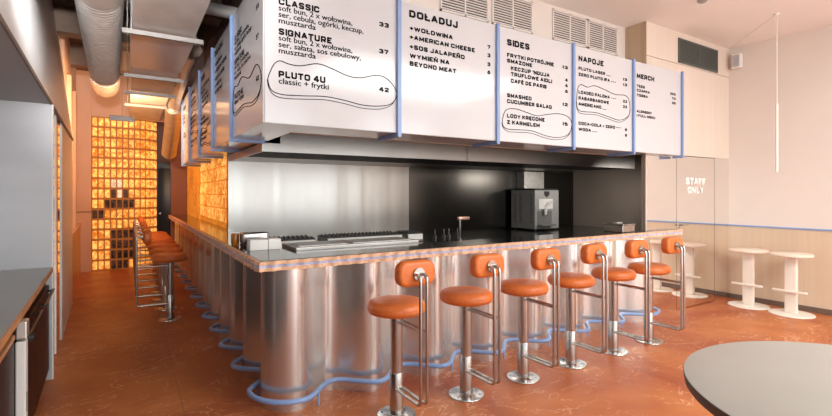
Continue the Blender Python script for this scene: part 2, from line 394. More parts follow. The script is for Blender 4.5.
cab = thing('base_cabinet', 'dark oxblood glossy base cabinet under the grey worktop at left', 'cabinet', (lx(3.2), 3.2, 0))
def CL(v): return (v[0] + lx(v[1]) - lx(3.2), v[1]-3.2, v[2])
MB().box(-0.68, 0.7, 0.10, -0.035, 4.79, 0.895, f=CL).build('carcass', M['cab_door'], cab, 0)
MB().box(-0.66, 0.75, 0.0, -0.09, 4.78, 0.10, f=CL).build('plinth', M['black_metal'], cab, 0)
for y0, y1 in ((0.7, 1.85), (1.87, 3.04), (3.16, 3.96), (3.98, 4.78)):
    d = MB().box(-0.035, y0, 0.11, -0.012, y1, 0.80, 0.003, f=CL).build('door', M['cab_door'], cab, 0)
    if y0 < 3:
        MB().box(-0.034, y0, 0.81, -0.010, y1, 0.835, f=CL).build('edge_strip', M['wood_edge'], d, 0)
    else:
        h = MB(); h.tube([CL((0.02, y0+0.06, 0.77)), CL((0.02, y1-0.06, 0.77))], 0.010)
        for yy in (y0+0.12, y1-0.12): h.cyl(CL((-0.014, yy, 0.77)), CL((0.02, yy, 0.77)), 0.008, 10)
        h.build('handle', M['black_metal'], d)
pst = MB().box(-0.012, 3.06, 0.10, 0.030, 3.14, 0.79, 0.006, f=CL).build('steel_post', M['cab_grey'], cab, 0)
pst['label'] = 'upright steel post between the cabinet doors'
MB().box(-0.012, 3.055, 0.80, 0.036, 3.145, 0.893, 0.008, f=CL).build('post_cap', M['galv'], pst, 0)
MB().box(0.030, 3.085, 0.42, 0.032, 3.10, 0.52, f=CL).build('slot', M['dark_line'], pst, 0)
kb = MB(); kb.cyl(CL((0.02, 3.15, 0.785)), CL((0.058, 3.15, 0.785)), 0.02, 16); kb.build('lock_knob', M['black_metal'], pst)
wt = thing('worktop', 'long grey steel worktop with a thin wood edge at left', 'worktop', (lx(3.2), 3.2, 0.90))
def WL(v): return (v[0] + lx(v[1]) - lx(3.2), v[1]-3.2, v[2]-0.90)
MB().box(-0.715, 0.7, 0.90, 0.004, 4.795, 0.94, f=WL).build('top_slab', M['cab_top'], wt, 0)
MB().box(0.004, 0.7, 0.902, 0.012, 4.795, 0.938, f=WL).build('edge_strip', M['wood_edge'], wt, 0)

# ------------------------------------------------------------------ the bar
P = 0.606; A_ = 0.105
def wave_path(o=0.0):                     # o moves the path outward (towards the guests)
    pts = []
    n = 14
    y = 3.45 + P*12.5
    yy = []
    k = int((y - 3.45)/P*n)
    for i in range(k, -1, -1):
        Y = 3.45 + i*P/n
        pts.append((0.925 - A_*math.cos(2*PI*(Y-3.45)/P) - 0.8*o, Y))
    x0, y0 = 0.925 - A_ - 0.8*o, 3.33 - A_ - o
    for i in range(1, 12):
        t = i/12*PI/2
        pts.append((1.03 - (1.03-x0)*math.cos(t), 3.45 - (3.45-y0)*math.sin(t)))
    k = int((5.30 - 1.03)/P*n)
    for i in range(0, k+1):
        X = 1.03 + i*P/n
        pts.append((X, 3.33 - A_*math.cos(2*PI*(X-1.03)/P) - o))
    e = pts[-1]
    yend = YM + 0.0 - 0.004
    for i in range(1, 9):                 # rounded end running back to the mirror wall
        t = i/8*PI/2
        pts.append((e[0] + (0.20+o)*math.sin(t), yend - (yend-e[1])*math.cos(t)))
    return pts
wp = wave_path()
bar = thing('bar_counter', 'long corner bar clad in rippled polished steel with a striped edge', 'bar counter', (0.74, 3.2, 0))
def BL(v): return (v[0]-0.74, v[1]-3.2, v[2])
def build_off(mb, name, m, parent, off, smooth=40):
    for v in mb.b.verts: v.co -= Vector(off)
    return mb.build(name, m, parent, smooth)
OFF = (0.74, 3.2, 0)
cl = MB(); cl.strip(wp, 0.0, 1.012); build_off(cl, 'steel_cladding', M['steel'], bar, OFF, 60)
core = MB(); core.prism([(1.034, 11.0), (1.034, 3.50), (5.42, 3.47), (5.42, 3.58), (1.045, 3.58), (1.045, 11.0)], 0.0, 1.01)
build_off(core, 'bar_core', M['black_metal'], bar, OFF, 0)
# counter edge: small scallops
def scallop(z):
    pts = []
    s = 0.0; 
    def off(s): return 0.011*math.sin(2*PI*s/0.11)
    Y = 11.25
    while Y > 3.21: pts.append((0.745 + off(Y), Y)); Y -= 0.0125
    X = 0.752
    while X < 6.10: pts.append((X, 3.205 + off(X))); X += 0.0125
    return pts
edge = scallop(0)
def top_poly(d):
    e = [(x+d, y) if y > 3.22 else (x, y+d) for x, y in edge]
    return e + [(6.13, YM-0.003), (5.42, YM-0.003), (5.42, 3.60), (1.11, 3.60), (1.11, 6.04), (1.045, 6.04), (1.045, 6.16), (1.10, 6.16), (1.10, 11.25)]
t1 = MB().prism(top_poly(0), 1.012, 1.036); t1.prism(top_poly(0), 1.055, 1.079); build_off(t1, 'striped_edge', M['cream_edge'], bar, OFF, 0)
t2 = MB().prism(top_poly(0.005), 1.036, 1.055); build_off(t2, 'edge_line', M['blue_edge'], bar, OFF, 0)
inner = [(0.775, 11.24), (0.775, 3.235), (6.02, 3.235), (6.05, YM-0.006), (5.42, YM-0.006), (5.42, 3.60), (1.11, 3.60), (1.11, 6.04), (1.045, 6.04), (1.045, 6.16), (1.10, 6.16), (1.10, 11.24)]
t3 = MB().prism(inner, 1.079, 1.082); build_off(t3, 'stone_top', M['black_stone'], bar, OFF, 0)

rail = thing('foot_rail', 'periwinkle blue tubular foot rail waving along the foot of the bar', 'foot rail', (0.74, 3.2, 0))
rp = wave_path(0.10)
rt = MB().tube([(x, y, 0.112) for x, y in rp], 0.0185, 12); build_off(rt, 'rail_tube', M['blue'], rail, OFF)
def add_post(x, y): 
    q = MB().cyl((x, y, 0.0), (x, y, 0.112), 0.008, 12); build_off(q, 'rail_post', M['blue'], rail, OFF)
for k in range(0, 7, 1 ): add_post(1.18 + P*k, 3.33 - 0.1 - A_*math.cos(2*PI*0.15/P))
for k in range(0, 12): 
    Y = 3.45 + P*k + 0.15
    add_post(0.925 - 0.08 - A_*math.cos(2*PI*0.15/P), Y)

# ------------------------------------------------------------------ orange bar stools
def pad(x0, z0, x1, z1, y0, y1, r, bev):
    mb = MB(); rings = []
    prof = [(bev*(1-math.sin(k/6*PI/2)), y0 + bev*(1-math.cos(k/6*PI/2))) for k in range(7)]
    prof += [(i, y0 + y1 - y) for i, y in reversed(prof)]
    for ins, y in prof:
        ring = []
        for cx, cz, a0 in ((x1-r, z1-r, 0), (x0+r, z1-r, 90), (x0+r, z0+r, 180), (x1-r, z0+r, 270)):
            for k in range(9):
                a = math.radians(a0 + 11.25*k); ring.append(mb.b.verts.new((cx+(r-ins)*math.cos(a), y, cz+(r-ins)*math.sin(a))))
        rings.append(ring)
    n = len(rings[0])
    for A, B in zip(rings, rings[1:]):
        for j in range(n): mb.b.faces.new((A[j], A[(j+1) % n], B[(j+1) % n], B[j]))
    for ring in (rings[0], rings[-1]):       # flat faces with a slightly domed centre
        c = mb.b.verts.new((sum(v.co.x for v in ring)/n, ring[0].co.y, sum(v.co.z for v in ring)/n))
        for j in range(n): mb.b.faces.new((ring[j], ring[(j+1) % n], c))
    return mb
def make_stool(label, group):
    t = thing('bar_stool', label, 'bar stool', group=group)
    b = MB().lathe([(0, 0), (0.135, 0), (0.137, 0.004), (0.135, 0.010), (0.06, 0.013), (0.052, 0.02), (0, 0.02)])
    bp = b.build('base_plate', M['chrome'], t)
    for k in range(6):
        a = k*PI/3+0.3; MB().cyl((0.105*math.cos(a), 0.105*math.sin(a), 0.008), (0.105*math.cos(a), 0.105*math.sin(a), 0.016), 0.008, 8).build('bolt', M['chrome'], bp)
    MB().lathe([(0, 0.015), (0.048, 0.015), (0.048, 0.30), (0.046, 0.304), (0, 0.304)]).build('lower_sleeve', M['chrome'], t)
    MB().lathe([(0, 0.30), (0.043, 0.30), (0.043, 0.70), (0.09, 0.71), (0.09, 0.72), (0, 0.72)]).build('column', M['chrome'], t)
    s = MB().lathe([(0, 0.715), (0.168, 0.715), (0.190, 0.723), (0.202, 0.740), (0.206, 0.760), (0.201, 0.782), (0.186, 0.798), (0.155, 0.807), (0.08, 0.811), (0, 0.812)])
    st = s.build('seat', M['leather'], t, 80)
    pp = MB().tube([(0.203*math.cos(i*PI/20), 0.203*math.sin(i*PI/20), 0.750) for i in range(40)], 0.0035, 6, closed=True); pp.build('piping', M['leather'], st)
    f = MB()
    for sx in (-0.024, 0.024):
        pts = fillet([(sx, -0.03, 0.20), (sx, -0.350, 0.20), (sx, -0.350, 1.027), (sx, -0.298, 1.027)], 0.042, 6)
        f.tube(pts, 0.0115, 10)
        f.cyl((sx, -0.03, 0.665), (sx, -0.350, 0.665), 0.008, 10)
    f.build('back_frame', M['chrome'], t)
    pl = MB(); pl.cyl((0, -0.300, 1.027), (0, -0.280, 1.027), 0.042, 24); 
    bk = pad(-0.140, 0.944, 0.140, 1.110, -0.286, -0.200, 0.062, 0.026)
    bo_ = bk.build('backrest', M['leather'], t, 50)
    pl.build('mounting_plate', M['chrome'], bo_)
    return t
order = ['first', 'second', 'third', 'fourth', 'fifth', 'sixth', 'seventh']
fl = ['orange leather bar stool nearest the camera, first from the bar corner',
      'orange leather bar stool at the bar front, second from the corner',
      'orange leather bar stool at the bar front, third from the corner',
      'orange leather bar stool at the bar front, fourth from the corner',
      'orange leather bar stool at the bar front, next to last before the mirror',
      'orange leather bar stool at the bar end beside the mirror wall']
proto = make_stool(fl[0], 'stools along the bar front')
SX = [1.590, 2.205, 2.812, 3.410, 4.032, 4.632]
for i, x in enumerate(SX):
    if i == 0: proto.location = (x, 2.795, 0)
    else: dup(proto, (x, 2.795, 0), 0, fl[i])
for i in range(7):
    l = ['nearest stool of the corridor row, its steel column in plain view', 'second stool of the corridor row, just behind its nearest stool',
         'third stool of the corridor row', 'fourth stool, middle of the corridor row', 'fifth stool of the corridor row', 'sixth stool of the corridor row, last but one',
         'farthest stool of the corridor row, closest to the amber glass blocks'][i]
    o = dup(proto, (0.438, 6.40 + 0.612*i, 0), -PI/2, l); o['group'] = 'stools along the corridor side'

# ------------------------------------------------------------------ hanging menu sign
MX, MY, MZ0, MZ1, MW = 0.785, 3.20, 2.03, 3.09, 1.045
yaw = math.radians(32.05); F_ = 460.0; CXp, HYp = 416.0, 193.0
FV = (math.sin(yaw), math.cos(yaw)); RV = (math.cos(yaw), -math.sin(yaw))
def fpt(px, py):                          # survey: photo reading -> X and Z on the front face of the sign
    u = (px-CXp)/F_; dx, dy = FV[0]+u*RV[0], FV[1]+u*RV[1]
    d = (MY-0.012)/dy
    return d*dx, H + (HYp-py)*d/F_
sign = thing('menu_sign', 'large white hanging menu box wrapping the bar corner with black lettering', 'menu sign', (MX, MY, MZ0))
SO = (MX, MY, MZ0)
sb = MB()
sb.prism([(MX+0.004, 8.55), (MX+0.004, MY+0.004), (6.01, MY+0.004), (6.01, 3.30), (5.43, 3.30), (5.43, 3.597), (1.09, 3.597), (1.09, 8.55)], MZ0, MZ1)
build_off(sb, 'sign_box', M['white_acrylic'], sign, SO, 0)

T = 0; # layout rows: (text, px0, px1, py baseline at px0, cap height, bold)
L1 = [('CLASSIC', 278.7, 319.5, 4.2, .046, .055), ('soft bun, 2 x wołowina,', 278.7, 352.5, 10, .040, .016), ('ser, cebula, ogórki, keczup,', 278.7, 363.5, 16.4, .040, .016),
      ('musztarda', 278.7, 316, 22.7, .040, .016), ('33', 379.3, 389, 26, .036, .055), ('SIGNATURE', 278.7, 331.7, 34.3, .046, .055),
      ('soft bun, 2 x wołowina,', 278.7, 352.5, 40, .040, .016), ('ser, sałata, sos cebulowy,', 278.7, 361, 46.4, .040, .016), ('musztarda', 278.7, 316, 52.7, .040, .016),
      ('37', 379.3, 388.5, 53, .036, .055), ('PLUTO 4U', 278.7, 325.5, 77, .046, .055), ('classic + frytki', 278.7, 329, 83.2, .040, .016), ('42', 379.3, 389, 91.2, .036, .055)]
L2 = [('DOŁADUJ', 409.3, 458, 16.8, .060, .055), ('+WOŁOWINA', 409.8, 453, 30.2, .038, .055), ('+AMERICAN CHEESE', 409.8, 475, 39, .038, .055), ('+SOS JALAPEÑO', 409.8, 464.8, 48.7, .038, .055),
      ('WYMIEŃ NA', 409.8, 449.7, 57.6, .038, .055), ('BEYOND MEAT', 409.8, 456.4, 65.5, .038, .055), ('7', 487.6, 490.6, 48.7, .036, .055), ('3', 487.6, 490.6, 57, .036, .055), ('3', 487.6, 490.6, 66, .036, .055), ('6', 487.6, 490.6, 74, .036, .055)]
L3 = [('SIDES', 507.2, 529.7, 45, .060, .055), ('FRYTKI POTRÓJNIE', 507.2, 554, 56.6, .038, .055), ('SMAŻONE', 507.2, 532.3, 62.3, .038, .055), ("KECZUP 'NDUJA", 511, 549.7, 69.9, .038, .055),
      ('TRUFLOWE AIOLI', 511, 552, 75.8, .038, .055), ('CAFÉ DE PARIS', 511, 546.8, 82.6, .038, .055), ('SMASHED', 507.2, 531.8, 97, .038, .055), ('CUCUMBER SALAD', 507.2, 552, 102.9, .038, .055),
      ('LODY KRĘCONE', 507.2, 544.8, 117.5, .038, .055), ('Z KARMELEM', 507.2, 539.9, 123.9, .038, .055),
      ('13', 562.7, 568, 68.4, .034, .055), ('4', 565.3, 568, 81.4, .034, .055), ('4', 565.3, 568, 87, .034, .055), ('6', 565.3, 568, 92.7, .034, .055), ('12', 562.7, 568, 105.7, .034, .055), ('15', 562.7, 568, 125.3, .034, .055)]
L4 = [('NAPOJE', 578.7, 603.7, 60.8, .060, .055), ('PLUTO LAGER', 578.7, 605.2, 69.5, .034, .055), ('ZERO PLUTO IPA', 578.7, 610, 75.6, .034, .055), ('...', 606.2, 610.5, 75.3, .034, .02), ('...', 611.2, 615.8, 81.6, .034, .02),
      ('LOADED PALOMA', 578.7, 610, 93.4, .036, .055), ('RABARBAROWE', 578.7, 609, 99.4, .036, .055), ('AMERICANO', 578.7, 601.5, 105.4, .036, .055), ('...', 602.4, 606.2, 109.2, .034, .02), ('...', 611.2, 615.8, 98.2, .034, .02),
      ('COCA-COLA / ZERO', 578.7, 615.2, 124.6, .034, .055), ('...', 616.2, 620.8, 127.6, .034, .02), ('WODA', 578.7, 591.2, 130.6, .034, .055), ('...', 592.2, 596.8, 131.8, .034, .02),
      ('13', 623.2, 627.2, 80.4, .032, .055), ('13', 623.2, 627.2, 85.7, .032, .055), ('23', 623.2, 627.2, 102.5, .032, .055), ('23', 623.2, 627.2, 107.8, .032, .055), ('8', 625.2, 627.2, 131, .032, .055), ('8', 625.2, 627.2, 136.6, .032, .055)]
L5 = [('MERCH', 637, 654.4, 77.8, .056, .055), ('TEES', 637, 645, 87, .032, .055), ('CZAPKA', 637, 650, 91.4, .032, .055), ('TORBA', 637, 648, 96.2, .032, .055),
      ('100', 670.3, 675.8, 94.6, .030, .055), ('70', 672.1, 675.8, 99.4, .030, .055), ('30', 672.1, 675.8, 104, .030, .055), ('ALERGENY', 637, 652, 112.2, .030, .055), ('I FULL MENU', 637, 655.4, 116.5, .030, .055)]
def z4(o, s, pts): return [(o[0]+x/s, o[1]+y/s) for x, y in pts]
B1 = z4((208, 0), 4, [(240, 318), (250, 285), (266, 255), (288, 243), (325, 256), (370, 263), (440, 255), (500, 276), (560, 303), (610, 311), (680, 301), (725, 322), (756, 372), (738, 412), (690, 424), (620, 420), (550, 402), (470, 386), (380, 383), (300, 378), (255, 360)])
B3 = z4((500, 30), 3.4625, [(9, 325), (15, 288), (30, 273), (60, 274), (95, 286), (130, 297), (165, 292), (205, 290), (238, 302), (250, 330), (236, 362), (200, 372), (160, 366), (110, 349), (60, 345), (25, 342)])
B4 = z4((572, 40), 4.16, [(20, 265), (24, 205), (38, 185), (65, 196), (95, 190), (140, 208), (180, 226), (225, 232), (240, 262), (238, 312), (200, 333), (150, 318), (100, 302), (50, 298), (28, 290)])
panels = [(L1, B1), (L2, None), (L3, B3), (L4, B4), (L5, None)]
RO_ = [(0, .2), (.05, .07), (.2, 0), (.8, 0), (.95, .07), (1, .2), (1, .8), (.95, .93), (.8, 1), (.2, 1), (.05, .93), (0, .8), (0, .2)]
CC_ = [(1, .76), (1, .8), (.95, .93), (.8, 1), (.2, 1), (.05, .93), (0, .8), (0, .2), (.05, .07), (.2, 0), (.8, 0), (.95, .07), (1, .2)]
PP_ = [(0, 0), (0, 1), (.8, 1), (.96, .92), (1, .78), (1, .60), (.96, .46), (.8, .38), (0, .38)]
ZZ_ = [(0, 1), (1, 1), (0, 0), (1, 0)]
LL_ = [(0, 1), (0, 0), (1, 0)]
NN_ = [(0, 0), (0, 1), (1, 0), (1, 1)]
EE_ = [[(1, 1), (0, 1), (0, 0), (1, 0)], [(0, .5), (.92, .5)]]
SS_ = [(1, .80), (.97, .9), (.82, 1), (.18, 1), (.03, .92), (0, .78), (.04, .62), (.2, .54), (.8, .46), (.96, .38), (1, .22), (.97, .08), (.82, 0), (.18, 0), (.03, .1), (0, .20)]
ACU = [(.42, 1.26), (.60, 1.44)]
GL = {  # width, strokes
 'A': (1.0, [[(0, 0), (.44, 1), (.56, 1), (1, 0)], [(.17, .3), (.83, .3)]]),
 'B': (.92, [[(.8, .53), (.93, .62), (.95, .78), (.92, .93), (.78, 1), (0, 1), (0, 0), (.8, 0), (.96, .08), (1, .26), (.96, .44), (.8, .53), (0, .53)]]),
 'C': (.94, [CC_ + [(1, .24)]]), 'G': (.96, [CC_ + [(1, .46), (.52, .46)]]),
 'D': (.94, [[(0, 0), (0, 1), (.7, 1), (.93, .88), (1, .66), (1, .34), (.93, .12), (.7, 0), (0, 0)]]),
 'E': (.82, EE_), 'Ę': (.82, EE_ + [[(.85, -.12), (.72, -.26), (.9, -.34)]]), 'É': (.82, EE_ + [ACU]),
 'F': (.82, [[(0, 0), (0, 1), (1, 1)], [(0, .48), (.9, .48)]]),
 'H': (.94, [[(0, 0), (0, 1)], [(1, 0), (1, 1)], [(0, .5), (1, .5)]]), 'I': (.2, [[(.5, 0), (.5, 1)]]),
 'J': (.82, [[(1, 1), (1, .2), (.95, .07), (.8, 0), (.2, 0), (.05, .07), (0, .2), (0, .36)]]),
 'K': (.94, [[(0, 0), (0, 1)], [(1, 1), (.06, .44)], [(.36, .62), (1, 0)]]),
 'L': (.80, [LL_]), 'Ł': (.84, [LL_, [(-.14, .36), (.44, .66)]]),
 'M': (1.10, [[(0, 0), (0, 1), (.5, .2), (1, 1), (1, 0)]]), 'N': (.96, [NN_]), 'Ń': (.96, [NN_, ACU]),
 'Ñ': (.96, [NN_, [(.15, 1.28), (.35, 1.38), (.65, 1.26), (.85, 1.36)]]),
 'O': (.98, [RO_]), 'Ó': (.98, [RO_, ACU]), 'P': (.90, [PP_]), 'R': (.92, [PP_, [(.5, .38), (1, 0)]]), 'S': (.92, [SS_]),
 'T': (.90, [[(0, 1), (1, 1)], [(.5, 1), (.5, 0)]]), 'U': (.94, [[(0, 1), (0, .2), (.05, .07), (.2, 0), (.8, 0), (.95, .07), (1, .2), (1, 1)]]),
 'W': (1.36, [[(0, 1), (.24, 0), (.5, .92), (.76, 0), (1, 1)]]), 'X': (.94, [[(0, 0), (1, 1)], [(0, 1), (1, 0)]]),
 'Y': (.94, [[(0, 1), (.5, .42), (1, 1)], [(.5, .42), (.5, 0)]]), 'Z': (.90, [ZZ_]), 'Ż': (.90, [ZZ_, [(.45, 1.32), (.55, 1.32)]]),
 '0': (.92, [RO_]), '1': (.40, [[(0, .82), (.6, 1), (.6, 0)]]),
 '2': (.88, [[(0, .74), (.04, .92), (.2, 1), (.8, 1), (.96, .92), (1, .76), (.9, .58), (0, .12), (0, 0), (1, 0)]]),
 '3': (.90, [[(0, .8), (.05, .94), (.2, 1), (.8, 1), (.95, .92), (.95, .64), (.78, .53), (.35, .53)], [(.78, .53), (1, .42), (1, .12), (.82, 0), (.18, 0), (.04, .06), (0, .2)]]),
 '4': (.94, [[(.75, 0), (.75, 1), (.6, 1), (0, .36), (0, .24), (1, .24)]]),
 '5': (.90, [[(.95, 1), (.05, 1), (0, .56), (.8, .58), (1, .44), (1, .14), (.82, 0), (.18, 0), (0, .16)]]),
 '6': (.90, [[(.9, 1), (.5, 1), (.06, .6), (0, .3), (.05, .08), (.2, 0), (.8, 0), (.95, .08), (1, .3), (.95, .5), (.8, .58), (.1, .58)]]),
 '7': (.86, [[(0, 1), (1, 1), (1, .9), (.35, 0)]]),
 '8': (.90, [[(.18, .53), (.05, .64), (.05, .92), (.2, 1), (.8, 1), (.95, .92), (.95, .64), (.82, .53), (.18, .53), (0, .42), (0, .12), (.18, 0), (.82, 0), (1, .12), (1, .42), (.82, .53)]]),
 '+': (.80, [[(0, .5), (1, .5)], [(.5, .02), (.5, .98)]]), '-': (.5, [[(0, .48), (1, .48)]]), '/': (.6, [[(0, -.02), (1, 1.02)]]),
 '.': (.2, [[(.5, .0), (.5, .06)]]), "'": (.2, [[(.5, .72), (.5, 1)]]),
}
def block_text(tx, t=0.285):
    """heavy extended capitals as flat quads: returns list of polygons in cap-height units and the width"""
    polys = []; pen = 0.0
    for ch in tx:
        if ch == ' ': pen += 0.42; continue
        w, strokes = GL[ch]
        iw, ih = max(0, w - t), 1 - t
        for st in strokes:
            pts = [(pen + t/2 + x*iw, t/2 + y*ih) for x, y in st]
            for k, (a, b) in enumerate(zip(pts, pts[1:])):
                dx, dy = b[0]-a[0], b[1]-a[1]; l = math.hypot(dx, dy) or 1e-6
                ux, uy = dx/l*t/2, dy/l*t/2
                def ext(p, q, end):
                    if not end: return 0.3
                    if abs(dx) > 1e-6 and abs(dy) > 1e-6: return 0.35
                    c = p[0] if abs(dy) < 1e-6 else p[1]; o = q[0] if abs(dy) < 1e-6 else q[1]
                    return 1.0 if (c <= 0.0 and o > c) or (c >= 1.0 and o < c) else 0.0
                e0 = ext(st[k], st[k+1], k == 0); e1 = ext(st[k+1], st[k], k == len(pts)-2)
                A = (a[0]-ux*e0, a[1]-uy*e0); B = (b[0]+ux*e1, b[1]+uy*e1)
                polys.append([(A[0]-uy, A[1]+ux), (A[0]+uy, A[1]-ux), (B[0]+uy, B[1]-ux), (B[0]-uy, B[1]+ux)])
            for q in pts[1:-1]:
                polys.append([(q[0]+t/2*math.cos(j*PI/4), q[1]+t/2*math.sin(j*PI/4)) for j in range(8)])
        pen += w + 0.16
    return polys, pen - 0.16
cache = {}
for rows, _ in panels:
    for r in rows:
        if r[5] < 0.04 and r[0][0].islower() and r[0] not in cache:
            cu = bpy.data.curves.new('lettering', 'FONT'); cu.body = r[0]; cu.size = 1; cu.resolution_u = 3
            cache[r[0]] = bpy.data.objects.new('lettering', cu); C.objects.link(cache[r[0]])
bpy.context.view_layer.update()
dg = bpy.context.evaluated_depsgraph_get()
tri = {}
for k, o in cache.items():
    me = bpy.data.meshes.new_from_object(o.evaluated_get(dg))
    vs = [(v.co.x, v.co.y) for v in me.vertices]
    pol = []
    for ox, oy in ((-.020, 0), (.020, 0), (0, .014), (0, -.014), (0, 0)):
        pol += [[((vs[i][0]+ox)/0.727, (vs[i][1]+oy)/0.727) for i in p.vertices] for p in me.polygons]
    x0 = min(v[0] for q in pol for v in q); x1 = max(v[0] for q in pol for v in q)
    tri[k] = ([[(x-x0, y) for x, y in q] for q in pol], x1-x0); bpy.data.meshes.remove(me)
for o in cache.values():
    cu = o.data; bpy.data.objects.remove(o); bpy.data.curves.remove(cu)
def lettering(rows, blob, base, place):
    """place(s, z) -> point; s is metres from the panel's left edge"""
    mb = MB()
    for tx, p0, p1, py, cap, bold in rows:
        X0, Z0 = fpt(p0, py); X1, _ = fpt(p1, py)
        polys, wd = tri[tx] if tx in tri else block_text(tx)
        sx = (X1-X0)/wd
        for k, q in enumerate(polys):
            try: mb.b.faces.new([mb.b.verts.new(place(X0-base+x*sx, Z0+y*cap, 3e-5*(k % 37))) for x, y in q])
            except ValueError: pass
    if blob:
        pts = [fpt(*p) for p in blob]
        sp = smooth_path([(p[0]-base, p[1], 0) for p in pts], 6, True)
        mb.tube([place(p.x, p.y) for p in sp], 0.0032, 6, closed=True)
        n = len(sp)
        kr = max(range(n), key=lambda i: sp[i].x); kl = min(range(n), key=lambda i: sp[i].x)
        fwd = [sp[(kr+i) % n] for i in range((kl-kr) % n + 1)]; bwd = [sp[(kr-i) % n] for i in range((kr-kl) % n + 1)]
        seq = min((fwd, bwd), key=lambda q: sum(p.y for p in q)/len(q))
        m = len(seq) - 1
        mb.tube([place(p.x-0.004, p.y-0.024*min(1, 5*i/m, 5*(m-i)/m)) for i, p in enumerate(seq)], 0.0026, 6)
    return mb
pn = ['burger menu panel at the bar corner headed CLASSIC', 'menu panel headed DOŁADUJ', 'menu panel headed SIDES', 'menu panel headed NAPOJE', 'narrow end menu panel headed MERCH']
for i, (rows, blob) in enumerate(panels):
    X0 = MX + i*MW
    p = MB().box(X0+0.003, MY-0.008, MZ0+0.002, X0+MW-0.003, MY+0.004, MZ1-0.002)
    po = build_off(p, 'menu_panel', M['white_acrylic'], sign, SO, 0); po['label'] = pn[i]
    lm = lettering(rows, blob, X0, lambda s, z, e=0, X0=X0: Vector((X0+s, MY-0.0095-e, z)))
    build_off(lm, 'lettering', M['ink'], po, SO, 0)
    SW = 1.07
    Y0 = MY + (i+1)*SW                    # far (left) edge of the side panel
    p = MB().box(MX-0.008, Y0-SW+0.003, MZ0+0.002, MX+0.004, Y0-0.003, MZ1-0.002)
    po = build_off(p, 'menu_panel', M['white_acrylic'], sign, SO, 0); po['label'] = 'corridor side ' + pn[i].replace(' at the bar corner', '')
    lm = lettering(rows, blob, X0, lambda s, z, e=0, Y0=Y0: Vector((MX-0.0095-e, Y0-s, z)))
    build_off(lm, 'lettering', M['ink'], po, SO, 0)
for i in range(1, 6):
    x = MX + i*MW
    b = MB().box(x-0.016, MY-0.034, MZ0-0.032, x+0.016, MY-0.010, MZ1+0.012).box(x-0.016, MY-0.010, MZ0-0.032, x+0.016, 3.52 if i < 5 else 3.30, MZ0-0.004)
    build_off(b, 'bracket', M['blue'], sign, SO, 0)
for i in range(1, 6):
    y = MY + i*1.07
    b = MB().box(MX-0.034, y-0.016, MZ0-0.032, MX-0.010, y+0.016, MZ1+0.012).box(MX-0.010, y-0.016, MZ0-0.032, 1.052, y+0.016, MZ0-0.004)
    build_off(b, 'bracket', M['blue'], sign, SO, 0)

# ------------------------------------------------------------------ vents
def vent(label, x0, x1, z0, z1, y, frame, void, halves, n, group=None):
    t = thing('air_vent', label, 'air vent', ((x0+x1)/2, y, z0), group=group)
    o = ((x0+x1)/2, y, z0)
    f = MB(); w = 0.018
    f.box(x0, y-0.016, z0, x1, y, z0+w); f.box(x0, y-0.016, z1-w, x1, y, z1)
    xs = [x0 + (x1-x0)*k/halves for k in range(halves+1)]
    for x in xs: f.box(max(x0, x-w/2 if x0 < x < x1 else x-w), y-0.016, z0, min(x1, x+w/2 if x0 < x < x1 else x+w), y, z1)
    build_off(f, 'frame', frame, t, o, 0)
    build_off(MB().box(x0+0.01, y-0.003, z0+0.01, x1-0.01, y, z1-0.01), 'backing', void, t, o, 0)
    s = MB()
    for k in range(n):
        z = z0 + w + (z1-z0-2*w)*(k+0.5)/n
        h = (z1-z0-2*w)/n*0.21
        s.box(x0+w, y-0.014, z-h, x1-w, y-0.004, z+h)
    build_off(s, 'louvres', frame, t, o, 0)
    return t
vent('white louvred air vent above the DOŁADUJ menu panel, left one', 2.52, 3.12, 3.29, 3.64, 3.6, M['vent_white'], M['vent_dark'], 2, 12, 'white vents above the menu')
vent('white louvred air vent above the DOŁADUJ and SIDES panels, second from left', 3.17, 3.75, 3.29, 3.64, 3.6, M['vent_white'], M['vent_dark'], 2, 12, 'white vents above the menu')
vent('white louvred air vent above the SIDES menu panel, third from left', 4.07, 4.66, 3.29, 3.64, 3.6, M['vent_white'], M['vent_dark'], 2, 12, 'white vents above the menu')
vent('white louvred air vent above the NAPOJE panel, beside the wooden bulkhead end', 4.69, 5.26, 3.29, 3.64, 3.6, M['vent_white'], M['vent_dark'], 2, 12, 'white vents above the menu')
vent('dark grey-green vent grille in the wooden wall above the staff door', 6.16, 7.19, 3.275, 3.60, YM-0.004, M['vent_green'], M['vent_black'], 2, 14)

# ------------------------------------------------------------------ staff only lettering
sl = MB()
for tx, zz in (('STAFF', 1.665), ('ONLY', 1.545)):
    polys, wd = block_text(tx)
    for k, q in enumerate(polys): sl.b.faces.new([sl.b.verts.new((6.61 + (x-wd/2)*0.100, YM-0.003-5e-5*(k % 37), zz + y*0.092)) for x, y in q])
so = sl.build('door_lettering', M['white_ink'], dr, 0); so['label'] = 'white STAFF ONLY lettering'

# ------------------------------------------------------------------ kitchen
hood = thing('extractor_hood', 'wide stainless extractor hood over the kitchen cooking line', 'extractor hood', (3.0, 4.4, 1.94))
HO = (3.0, 4.4, 1.94)
hx0, hx1 = 1.06, 6.9
build_off(MB().box(hx0, 4.4, 1.94, 3.48, 4.42, 2.02).box(1.23, 4.4, 2.02, 3.48, 4.42, 2.58).box(3.49, 4.4, 1.94, hx1, 4.42, 2.58).box(hx0, 4.42, 1.94, hx0+0.02, KB-0.005, 2.02).box(hx1-0.02, 4.42, 1.94, hx1, KB-0.005, 2.58), 'canopy', M['hood'], hood, HO, 0)
build_off(MB().box(hx0+0.02, 5.25, 1.945, hx1-0.02, KB-0.005, 1.965), 'baffle', M['hood'], hood, HO, 0)
gf = MB()
n = 0; x = hx0+0.03
while x < hx1-0.05:
    gf.box(x, 4.44, 1.945, x+0.028, 5.24, 1.962); x += 0.045
